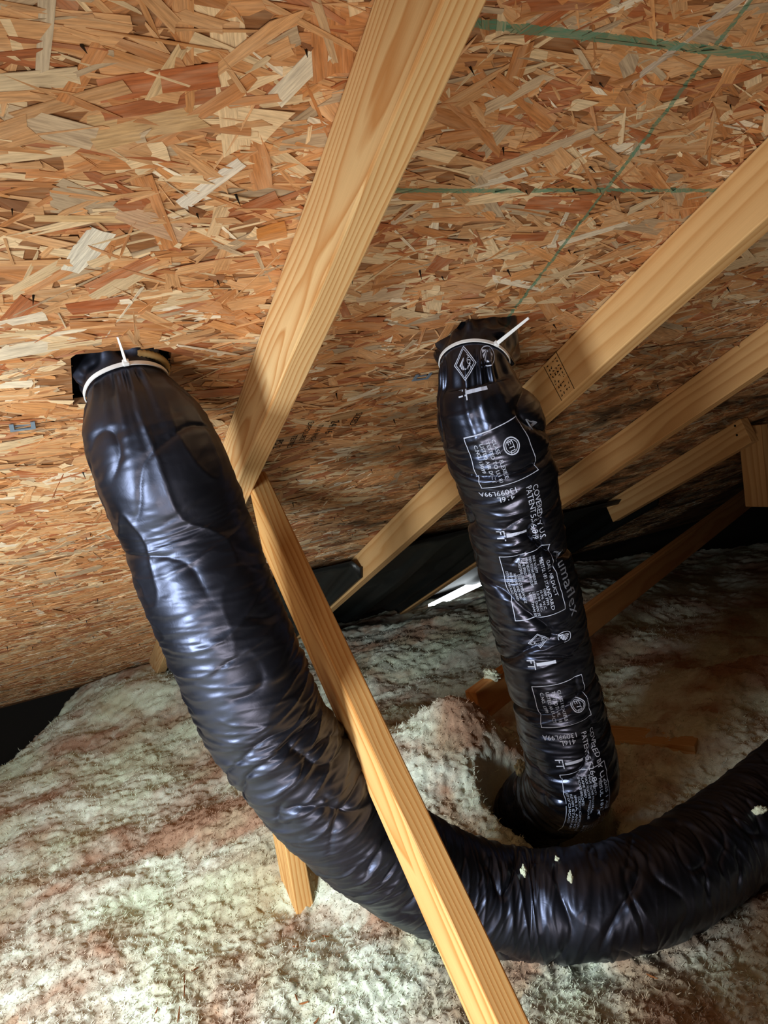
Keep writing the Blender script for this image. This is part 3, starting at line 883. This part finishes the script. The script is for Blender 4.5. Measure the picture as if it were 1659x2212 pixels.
def cable_tie(D, s_tie, px_head, tail_px, tail_depth, label, tilt=0.0, tail_w=0.005):
    i = int(s_tie / D.s[-1] * (len(D.s) - 1))
    _, ph = D.locate(*px_head)
    phi = np.linspace(0, 2 * math.pi, 97)
    ss = s_tie + tilt * np.sin(phi - ph)
    rr = D.r[i]
    j0, j1 = max(0, i - 2), i + 3
    Rm = D.R[j0:j1].max(0)
    ker = np.hanning(31); ker /= ker.sum()
    Rm = np.convolve(np.concatenate([Rm[-15:], Rm, Rm[:15]]), ker, 'valid')
    Rp = np.interp(phi, np.r_[D.phi, 2 * math.pi], np.r_[Rm, Rm[0]]) + 0.0028
    path = D.c[i] + Rp[:, None] * (np.cos(phi)[:, None] * D.a[i] + np.sin(phi)[:, None] * D.b[i])
    root = empty('cable_tie', D.c[i]); tag(root, label, 'cable tie', 'cable ties')
    inv = Matrix.Translation(-Vector(D.c[i]))
    st = ribbon_tube(path, 0.0055, 0.0016, np.tile(D.t[i], (97, 1))); st.transform(inv)
    o = link('strap', st, M['nylon']); o.parent = root
    out = np.cos(ph) * D.a[i] + np.sin(ph) * D.b[i]
    tang = np.cross(D.t[i], out)
    hc = D.c[i] + out * (float(np.interp(ph, phi, Rp)) + 0.0025)
    bm = bmesh.new()
    bmesh.ops.create_cube(bm, size=1.0)
    for v in bm.verts: v.co = Vector((v.co.x * 0.0085, v.co.y * 0.0085, v.co.z * 0.0062))
    bmesh.ops.bevel(bm, geom=list(bm.edges), offset=0.0014, segments=2, profile=0.5, affect='EDGES')
    hm = bpy.data.meshes.new('head'); bm.to_mesh(hm); bm.free()
    X = Vector(tang); Y = Vector(D.t[i]); Z = Vector(out)
    hm.transform(Matrix(((X.x, Y.x, Z.x, hc[0]), (X.y, Y.y, Z.y, hc[1]), (X.z, Y.z, Z.z, hc[2]), (0, 0, 0, 1)))); hm.transform(inv)
    o = link('head', hm, M['nylon']); o.parent = root
    tip = at_depth(*tail_px, tail_depth)
    k = np.linspace(0, 1, 14)[:, None]
    mid = (hc + tip) / 2 + out * 0.004
    tp = (1 - k) ** 2 * hc + 2 * k * (1 - k) * mid + k ** 2 * tip
    wdir = np.cross(tip - hc, F_); wdir /= np.linalg.norm(wdir)
    tm = ribbon_tube(tp, np.linspace(tail_w, tail_w * 0.6, 14), 0.0014, np.tile(wdir, (14, 1))); tm.transform(inv)
    o = link('tail', tm, M['nylon']); o.parent = root

def nearest_s(D, px, py):
    q = D.c - CAM; z = q @ F_
    e = np.hypot(CX + F_PX * (q @ R_) / z - px, CY + F_PX * (q @ D_) / z - py)
    return D.s[np.argmin(e)]
s1, s2 = duct1.tie, duct2.tie
cable_tie(duct1, s1, (276, 783), (254, 728), 0.93, 'white nylon cable tie with a short upright tail on the plain left duct', 0.0, 0.004)
cable_tie(duct2, s2, (1072, 738), (1142, 687), 1.10, 'white nylon cable tie with a long slanting tail on the printed right duct', 0.0, 0.0062)

# ------------------------------------------------------------------ print on the right duct
def font_mesh(txt, size):
    cu = bpy.data.curves.new('txt', 'FONT')
    cu.body = txt; cu.size = size; cu.align_x = 'LEFT'; cu.resolution_u = 2
    ob = bpy.data.objects.new('txt', cu)
    COL.objects.link(ob)
    dg = bpy.context.evaluated_depsgraph_get()
    me = bpy.data.meshes.new_from_object(ob.evaluated_get(dg))
    bpy.data.objects.remove(ob, do_unlink=True)
    bpy.data.curves.remove(cu)
    V = np.array([v.co[:2] for v in me.vertices]).reshape(-1, 2)
    Fs = [tuple(p.vertices) for p in me.polygons]
    bpy.data.meshes.remove(me)
    return V, Fs

class Print:
    """collects flat marks in (along, across) metres around an anchor and lays them on the jacket"""
    def __init__(self, D): self.D, self.V, self.F = D, [], []
    def add(self, V, Fs, s0, ph0, rot, bold=0.0):
        # rot: 'D' text runs down the duct, letter tops to the right; 'U' upside down, running right to left
        V = np.asarray(V, float)
        if rot == 'D': ds, dr = V[:, 0], V[:, 1]
        elif rot == 'U': ds, dr = V[:, 1], -V[:, 0]
        else: ds, dr = -V[:, 1], V[:, 0]
        R0 = float(np.interp(s0, self.D.s, self.D.r))
        if s0 < self.D.tie + 0.03: ds = ds * 0.45      # the gathered neck is stretched lengthwise
        V = V * 1.0
        P = self.D.surf(s0 + ds, ph0 + dr / R0, 0.0007)
        b = sum(len(x) for x in self.V)
        self.V.append(P); self.F += [tuple(i + b for i in f) for f in Fs]
    def text(self, txt, size, s0, ph0, rot='D', bold=0.0):
        V, Fs = font_mesh(txt, size)
        if len(V): self.add(V, Fs, s0, ph0, rot)
    def poly(self, pts, width, s0, ph0, closed=True, rot='S', n=14):
        pts = [np.array(p, float) for p in pts]
        if closed: pts = pts + [pts[0]]
        V, Fs = [], []
        for a, b in zip(pts[:-1], pts[1:]):
            d = b - a; L = np.linalg.norm(d); u = d / L; nn = np.array([-u[1], u[0]]) * width / 2
            m_ = max(2, int(L / 0.004))
            base = len(V)
            for k in range(m_ + 1):
                c = a - u * width / 2 + (d + u * width) * k / m_
                V += [c - nn, c + nn]
            Fs += [(base + 2 * k, base + 2 * k + 2, base + 2 * k + 3, base + 2 * k + 1) for k in range(m_)]
        self.add(np.array(V), Fs, s0, ph0, rot)
    def build(self, name, mat, parent, inv):
        V = np.vstack(self.V)
        me = bpy.data.meshes.new(name)
        me.from_pydata([tuple(v) for v in V], [], self.F)
        me.transform(inv)
        o = link(name, me, mat); o.parent = parent
        return o

def ring_pts(r, n=36, a0=0, a1=2 * math.pi): return [(r * math.cos(t), r * math.sin(t)) for t in np.linspace(a0, a1, n, endpoint=False)]

def lay(px, py): return duct2.locate(px, py)
class PrintSet:
    """one Print per mark, so that each printed mark is a part of its own"""
    def __init__(self): self.items = []
    def new(self, name): self.items.append((name, Print(duct2)))
    def add(self, *a, **k): self.items[-1][1].add(*a, **k)
    def text(self, *a, **k): self.items[-1][1].text(*a, **k)
    def poly(self, *a, **k): self.items[-1][1].poly(*a, **k)
PW = PrintSet()
def mark_ft(px, py):
    s, p = lay(px, py)
    PW.new('foot_mark')
    PW.text('FT', 0.021, s - 0.012, p - 0.014 / 0.087, 'D')
    PW.poly([(0.006, 0.0), (0.034, 0.0)], 0.0065, s, p, False)
def emblem_ring(px, py, r=0.0125):
    s, p = lay(px, py)
    PW.new('round_mark')
    PW.poly(ring_pts(r), 0.0018, s, p); PW.poly(ring_pts(r * 0.76), 0.0010, s, p)
    V, Fs = font_mesh('ETL', 0.0125)
    V = V - V.mean(0)
    PW.add(V, Fs, s, p, 'D')
def fan(px, py, r=0.0125):
    s, p = lay(px, py)
    PW.new('shell_emblem')
    PW.poly(ring_pts(r, 30, -1.9, 3.6), 0.0012, s, p, False)
    for a in np.linspace(0.5, 2.9, 7):
        V = [(0.002 * math.cos(a), r * 0.75 - 0.002), (r * 0.80 * math.cos(a + 0.13) , r * 0.7 - r * 1.45 * math.sin(a + 0.13) * 0.95), (r * 0.80 * math.cos(a - 0.13), r * 0.7 - r * 1.45 * math.sin(a - 0.13) * 0.95)]
        PW.add(np.array(V), [(0, 1, 2)], s, p, 'S')
def diamond(px, py, r=0.019):
    s, p = lay(px, py)
    PW.new('diamond_emblem')
    PW.poly([(r, 0), (0, r), (-r, 0), (0, -r)], 0.0011, s, p)
    PW.poly([(r * .84, 0), (0, r * .84), (-r * .84, 0), (0, -r * .84)], 0.0008, s, p)
    for a in np.linspace(0.7, 2.5, 6):
        q = r * 0.62
        PW.add(np.array([(0.0, q * .5), (-q * math.cos(a + .12), q * .5 - q * 1.1 * math.sin(a + .12)), (-q * math.cos(a - .12), q * .5 - q * 1.1 * math.sin(a - .12))]), [(0, 1, 2)], s, p, 'S')
    V, Fs = font_mesh('ADC', 0.0075); V = V - V.mean(0)
    PW.add(V + np.array([0, -0.0075 * -1]), Fs, s, p, 'D')
def rect(px0, py0, w, h):
    s, p = lay(px0, py0)
    PW.new('printed_panel')
    PW.poly([(0, 0), (w, 0), (w, -h), (0, -h)], 0.0012, s, p)
    return s, p
def cert_box(px, py, ex, ey):
    s, p = rect(px, py, 0.096, 0.088)
    R0 = 0.087
    for k, tx in enumerate(('C.NO. 13099', 'LISTED AIR DUCT', 'TESTED TO UL 181', 'CLASS 1 FLEXIBLE')):
        PW.text(tx, 0.0085, s + 0.012, p + (0.012 + 0.0105 * k) / R0, 'D')
    emblem_ring(ex, ey)
def spec_box(px, py):
    s, p = rect(px, py, 0.092, 0.132)
    R0 = 0.087; z = 0.0074
    def tx(t, a, c, sz=z): PW.text(t, sz, s + a, p + c / R0, 'D')
    tx('CLASS 1 AIR DUCT', 0.030, 0.080, 0.0092); tx('MEETS UL 181 STANDARD', 0.018, 0.068, 0.0092)
    for k, (a, b) in enumerate((('MAX VELOCITY', '5000 FPM'), ('MAX POSITIVE PRESSURE', '10 IN. W.C.'), ('MAX NEGATIVE PRESSURE', '1.0 IN. W.C.'), ('FLAME SPREAD', 'LESS THAN 25'), ('SMOKE DEVELOPED', 'LESS THAN 50'))):
        tx(a, 0.008, 0.056 - 0.0066 * k, 0.0064); tx(b, 0.090, 0.062 - 0.0066 * k, 0.0064)
    for k, a in enumerate(('CODE COMPLIANCE', 'NFPA 90A AND 90B', 'HUD MIN STANDARD', 'CITY OF CHICAGO')):
        tx(a, 0.046 - 0.004 * k, 0.024 - 0.0066 * k, 0.0064)
def patent(px, py, px2, py2, t1='COVERED BY U.S.', t2='PATENT 5,526,849'):
    PW.new('printed_line')
    s, p = lay(px, py); PW.text(t1, 0.0145, s, p, 'D')
    PW.new('printed_line')
    s, p = lay(px2, py2); PW.text(t2, 0.0145, s, p, 'D')
diamond(1000, 790, 0.019); fan(1050, 768, 0.0125)
mark_ft(1000, 846)
cert_box(1000, 945, 1110, 962)
PW.new('printed_number'); s_, p_ = lay(1117, 1052); PW.text('13099L99A', 0.0145, s_, p_, 'U')
PW.new('printed_number'); s_, p_ = lay(1117, 1070); PW.text('416L', 0.0145, s_, p_ - 0.02, 'U')
patent(1153, 1050, 1136, 1054)
mark_ft(1088, 1160)
spec_box(1074, 1203)
diamond(1165, 1390); fan(1222, 1376)
mark_ft(1155, 1440)
cert_box(1148, 1487, 1246, 1522)
PW.new('printed_number'); s_, p_ = lay(1244, 1584); PW.text('13099L99A', 0.0140, s_, p_, 'U')
PW.new('printed_number'); s_, p_ = lay(1244, 1600); PW.text('416L', 0.0145, s_, p_, 'U')
patent(1276, 1575, 1259, 1582)
mark_ft(1216, 1655)
spec_box(1210, 1678)
for nm, pr_it in PW.items:
    pr_it.build(nm, M['ink'], du2, inv2)
for nm, tx, sz, px, py in (('grey_numeral', '4', 0.036, 1130, 908), ('script_lettering', 'Alumaflex', 0.032, 1196, 1195)):
    PG = Print(duct2)
    s_, p_ = lay(px, py); PG.text(tx, sz, s_, p_, 'D')
    PG.build(nm, M['ink_dim'], du2, inv2)

# ------------------------------------------------------------------ marks on wood
def flat_text(lines, origin, xd, yd, name, mat, parent, off):
    V, Fs = [], []
    for (txt, size, a, b) in lines:
        v, f = font_mesh(txt, size)
        base = sum(len(q) for q in V)
        V.append(origin + (v[:, :1] + a) * xd + (v[:, 1:2] + b) * yd + off)
        Fs += [tuple(i + base for i in q) for q in f]
    V = np.vstack(V)
    me = bpy.data.meshes.new(name); me.from_pydata([tuple(q) for q in V], [], Fs)
    me.transform(parent_world(parent).inverted())
    o = link(name, me, mat); o.parent = parent
    return o
sx, ssn = roof_xs(800, 885)
og = roof_pt(sx, ssn)
st_lines = [('SIZED', 0.020, 0.0, -0.03), ('24/16', 0.024, 0.02, -0.075), ('7/16 INCH', 0.016, 0.03, -0.10), ('EXPOSURE 1', 0.016, 0.01, -0.125), ('TESTED', 0.016, 0.06, -0.145), ('PS 2', 0.022, 0.07, -0.175)]
gs = flat_text(st_lines, og, DS, AX, 'grade_print', M['black_ink'], ceil_lo, -NU * 0.0032)
gs['label'] = 'black mill grade print on the strand board'

def strips(segs, width, to3, parent, name, mat):
    V, Fs = [], []
    for (a, b) in segs:
        a, b = np.array(a, float), np.array(b, float)
        u = (b - a) / np.linalg.norm(b - a); n_ = np.array([-u[1], u[0]]) * width / 2
        base = len(V)
        V += [to3(a - n_), to3(b - n_), to3(b + n_), to3(a + n_)]
        Fs.append((base, base + 1, base + 2, base + 3))
    me = bpy.data.meshes.new(name); me.from_pydata([tuple(q) for q in V], [], Fs)
    me.transform(parent_world(parent).inverted())
    o = link(name, me, mat); o.parent = parent
    return o
def face2(a):                                 # (s, depth below sheathing) on the left face of the stamped rafter
    return CAM + AX * (X2 - 0.0005) + DS * a[0] + NU * (HN - a[1])
def face2_px(px, py):
    r = ray(px, py); P = r * (X2 / r[0]); return P @ DS, HN - P @ NU
c4 = [face2_px(*p) for p in ((1201, 759), (1241, 840), (1214, 866), (1175, 792))]
segs = [(c4[0], c4[1]), (c4[3], c4[2])]
strips(segs, 0.0016, face2, r2, 'stamp_border', M['black_ink'])
glyph = []
A0, A1, B1, B0 = [np.array(c) for c in c4]
for row in range(9):
    for c in range(4):
        if random.random() < 0.12: continue
        u0 = 0.06 + 0.10 * row + random.uniform(-.01, .01); v0 = 0.12 + 0.21 * c + random.uniform(-.02, .02)
        pt = lambda u, v: (A0 * (1 - u) + A1 * u) * (1 - v) + (B0 * (1 - u) + B1 * u) * v
        for q in range(3):
            a = pt(u0 + random.uniform(0, .06), v0 + random.uniform(0, .15)); b = pt(u0 + random.uniform(0, .06), v0 + random.uniform(0, .15))
            if np.linalg.norm(a - b) > 0.001: glyph.append((a, b))
gm = strips(glyph, 0.0015, face2, r2, 'stamp_marks', M['black_ink']); gm['label'] = 'smudged black grade stamp'
# two nail heads on the short rafter
for p in ((1588, 920), (1592, 940)):
    r = ray(*p); P = CAM + r * (X4 / r[0]) - AX * 0.0006
    bm = bmesh.new(); bmesh.ops.create_cone(bm, segments=10, radius1=0.004, radius2=0.004, depth=0.0012, cap_ends=True, matrix=Matrix.Rotation(math.pi / 2, 4, 'Y'))
    me = bpy.data.meshes.new('nail_head'); bm.to_mesh(me); bm.free(); me.transform(parent_world(r4).inverted() @ Matrix.Translation(Vector(P)))
    o = link('nail_head', me, M['nail']); o.parent = r4

# ------------------------------------------------------------------ eave baffles, clips, soffit daylight
def baffle(x0, x1, s0, s1, label):
    """black vent chute: flanges on the rafters, raised channels, closing the bay at the eave"""
    nx, ns = 60, 40
    u = np.linspace(0, 1, nx); w = np.linspace(0, 1, ns)
    Wg, U = np.meshgrid(w, u, indexing='ij')
    X = x0 + (x1 - x0) * U; S = s0 + (s1 - s0) * Wg
    chan = sstep(0.10, 0.18, U) * sstep(0.46, 0.38, U) + sstep(0.54, 0.62, U) * sstep(0.90, 0.82, U)
    depth = 0.040 - 0.022 * chan * sstep(0.0, 0.10, Wg) + 0.022 * sstep(0.0, 0.5, Wg)
    side = np.clip(sstep(0.95, 0.985, U) + sstep(0.05, 0.015, U), 0, 1)
    depth -= 0.010 * sstep(0.3, 0.34, Wg) * sstep(0.44, 0.40, Wg) * chan
    depth = depth * (1 - side) + 0.083 * side
    depth = depth * sstep(-0.03, 0.02, Wg)
    V = np.stack([X, S, -depth], -1).reshape(-1, 3)
    me = np_mesh('baffle', V, grid_faces(ns, nx), True)
    o = link('vent_baffle', me, M['baffle'], matrix=ROOF_M)
    sol = o.modifiers.new('thick', 'SOLIDIFY'); sol.thickness = 0.0015
    tag(o, label, 'baffle')
    return o
baffle(X1 + T15 + 0.003, X2 - 0.003, 2.27, 3.38, 'black plastic vent baffle between the middle rafter and the stamped rafter')
baffle(X2 + T15 + 0.003, X3 - 0.003, 2.20, 3.38, 'black plastic vent baffle between the stamped rafter and the next one')
baffle(X3 + T15 + 0.003, X4 + 0.2, 2.30, 3.38, 'black plastic vent baffle behind the short dim rafter')

def clip(px, py, label, rot=0.0):
    x, s = roof_xs(px, py)
    root = empty('panel_clip', (0, 0, 0), ROOF_M @ Matrix.Translation((x, SEAM, -0.0030)) @ Matrix.Rotation(rot, 4, 'Z'))
    tag(root, label, 'panel clip')
    a, b, t = 0.017, 0.012, 0.006
    outline = [(-a, -0.010), (-a + t, -0.010), (-a + t, b - t * 0.8), (a - t, b - t * 0.8), (a - t, -0.010), (a, -0.010), (a, b), (-a, b)]
    bm = bmesh.new()
    v0 = [bm.verts.new((x_, y_, 0)) for x_, y_ in outline]; v1 = [bm.verts.new((x_, y_, -0.0012)) for x_, y_ in outline]
    for q in (( 0, 1, 2, 7), (2, 3, 6, 7), (3, 4, 5, 6)):
        bm.faces.new([v1[i] for i in q]); bm.faces.new([v0[i] for i in reversed(q)])
    for i in range(8):
        j = (i + 1) % 8; bm.faces.new((v0[i], v0[j], v1[j], v1[i]))
    bmesh.ops.recalc_face_normals(bm, faces=bm.faces)
    me = bpy.data.meshes.new('plate'); bm.to_mesh(me); bm.free()
    o = link('plate', me, M['clip']); o.parent = root
    bm = bmesh.new(); bmesh.ops.create_cube(bm, size=1.0, matrix=Matrix.Translation((0, 0, 0.006)) @ Matrix.Diagonal((0.020, 0.0012, 0.012, 1)))
    me = bpy.data.meshes.new('spacer'); bm.to_mesh(me); bm.free()
    o = link('spacer', me, M['clip']); o.parent = root
clip(48, 920, 'bluish grey metal panel clip at the board joint left of the plain duct')
clip(902, 822, 'bluish metal panel clip at the board joint beside the printed duct')

em = NT('soffit_daylight')
em.b.inputs['Emission Color'].default_value = (0.86, 0.95, 1.0, 1)
em.b.inputs['Emission Strength'].default_value = 3.0
em.base((0.8, 0.8, 0.8))
bm = bmesh.new()
vq = [bm.verts.new(tuple(at_depth(*p))) for p in ((925, 1320, 3.86), (1060, 1256, 3.76), (1060, 1236, 3.76), (925, 1305, 3.86))]
bm.faces.new(vq)
me = bpy.data.meshes.new('soffit'); bm.to_mesh(me); bm.free()
sf = link('soffit_vent', me, em.m)
tag(sf, 'bright daylight slit of the soffit vent under the far rafter tail', 'soffit vent')

# ------------------------------------------------------------------ tufts and chips
def tuft(P, size, label, seed):
    bm = bmesh.new()
    bmesh.ops.create_icosphere(bm, subdivisions=4, radius=1.0)
    V = np.array([v.co for v in bm.verts])
    rr = 1 + 0.55 * perlin(V * 1.3 + seed * 3.7, seed) + 0.40 * perlin(V * 3.1 + seed, seed + 1) + 0.28 * perlin(V * 7.0, seed + 2)
    V = V * rr[:, None] * np.array(size)
    for v, c in zip(bm.verts, V): v.co = c
    me = bpy.data.meshes.new('tuft'); bm.to_mesh(me); bm.free()
    for p in me.polygons: p.use_smooth = True
    o = link('insulation_tuft', me, M['fluff']); o.location = P
    o.rotation_euler = (0, 0, seed)
    tag(o, label, 'tuft', 'loose tufts of insulation')
    return o
def on_duct(D, px, py, off=0.004):
    s, p = D.locate(px, py); return D.surf(np.array([s]), np.array([p]), off)[0]
tuft(on_duct(duct2, 1125, 1662, 0.006), (0.012, 0.010, 0.018), 'whitish insulation tuft clinging to the foot of the printed duct', 3)
tuft(at_z(1085, 1588, CAMZ - 0.90), (0.030, 0.022, 0.018), 'pinkish insulation tuft hanging over the pit beside the printed duct', 5)
tuft(on_duct(duct1, 1131, 1880), (0.004, 0.004, 0.011), 'small pale insulation scrap on the floor duct, nearest the truss web', 6)
tuft(on_duct(duct1, 1228, 1898), (0.003, 0.004, 0.012), 'thin pale insulation scrap on the floor duct below the printed duct', 7)
tuft(on_duct(duct1, 1203, 1855), (0.004, 0.003, 0.004), 'tiny pale crumb on the upper edge of the floor duct', 8)
tuft(on_duct(duct1, 1640, 1750), (0.013, 0.005, 0.007), 'pale insulation scrap on the floor duct at the right edge', 9)
tuft(bA - bu * 0.52 + bD * 0.015 + np.array([0, 0, 0.006]), (0.028, 0.018, 0.014), 'white insulation tuft lying on the buried end of the brace', 11)

chips = [((385, 1620 + 565), 0.030, 1.2), ((398, 2125), 0.055, 1.35), ((420, 2085), 0.018, 0.6), ((635, 2030), 0.012, -0.9), ((700, 2000), 0.014, -0.7), ((675, 2022), 0.010, -0.7), ((640, 2155), 0.014, 1.5), ((655, 2160), 0.016, -0.5), ((680, 2185), 0.012, 0.3), ((338, 2180), 0.012, 1.0), ((1405, 2085), 0.018, -1.1), ((720, 2175), 0.012, 0.9)]
CHIP_LABELS = ['brown splinter at the bottom edge left of the longest splinter', 'longest brown splinter lying on the bright insulation', 'short splinter just above the longest splinter', 'splinter on insulation nearest the foot of the short upright',
    'splinter right of the upright foot, below the left duct', 'tiny splinter below and right of the upright foot', 'small upright-lying splinter left of the lower truss web', 'slanted splinter among the crumbs left of the lower truss web',
    'tiny splinter lowest among those left of the truss web', 'small splinter far down on the left insulation', 'dark splinter on the dim insulation below the floor duct at right', 'splinter closest to the lower end of the truss web']
for i, (p, L, a) in enumerate(chips):
    P0 = at_z(*p, CAMZ - 0.905)
    zz = insul(np.array([[P0[0]]]), np.array([[P0[1]]])); dd, _, _ = fluff_disp(np.array([[P0[0]]]), np.array([[P0[1]]]), zz)
    P = np.array([P0[0], P0[1], CAMZ + zz[0, 0] + dd[0, 0] + 0.004])
    bm = bmesh.new()
    pr = [(-1, -.6), (-.3, -1), (1, -.2), (.9, .5), (-.2, .9), (-1, .4)]
    v0 = [bm.verts.new((x * L / 2, y * 0.0014, 0.0015 * math.sin(3 * x))) for x, y in pr]; v1 = [bm.verts.new((x * L / 2, y * 0.0014, 0.0012 + 0.0015 * math.sin(3 * x))) for x, y in pr]
    bm.faces.new(v1); bm.faces.new(v0[::-1])
    for k in range(6): bm.faces.new((v0[k], v0[(k + 1) % 6], v1[(k + 1) % 6], v1[k]))
    me = bpy.data.meshes.new('chip'); bm.to_mesh(me); bm.free()
    o = link('wood_chip', me, M['chip']); o.location = P; o.rotation_euler = (random.uniform(-.3, .3), random.uniform(-.3, .3), a)
    tag(o, CHIP_LABELS[i], 'wood chip', 'wood splinters on the insulation')
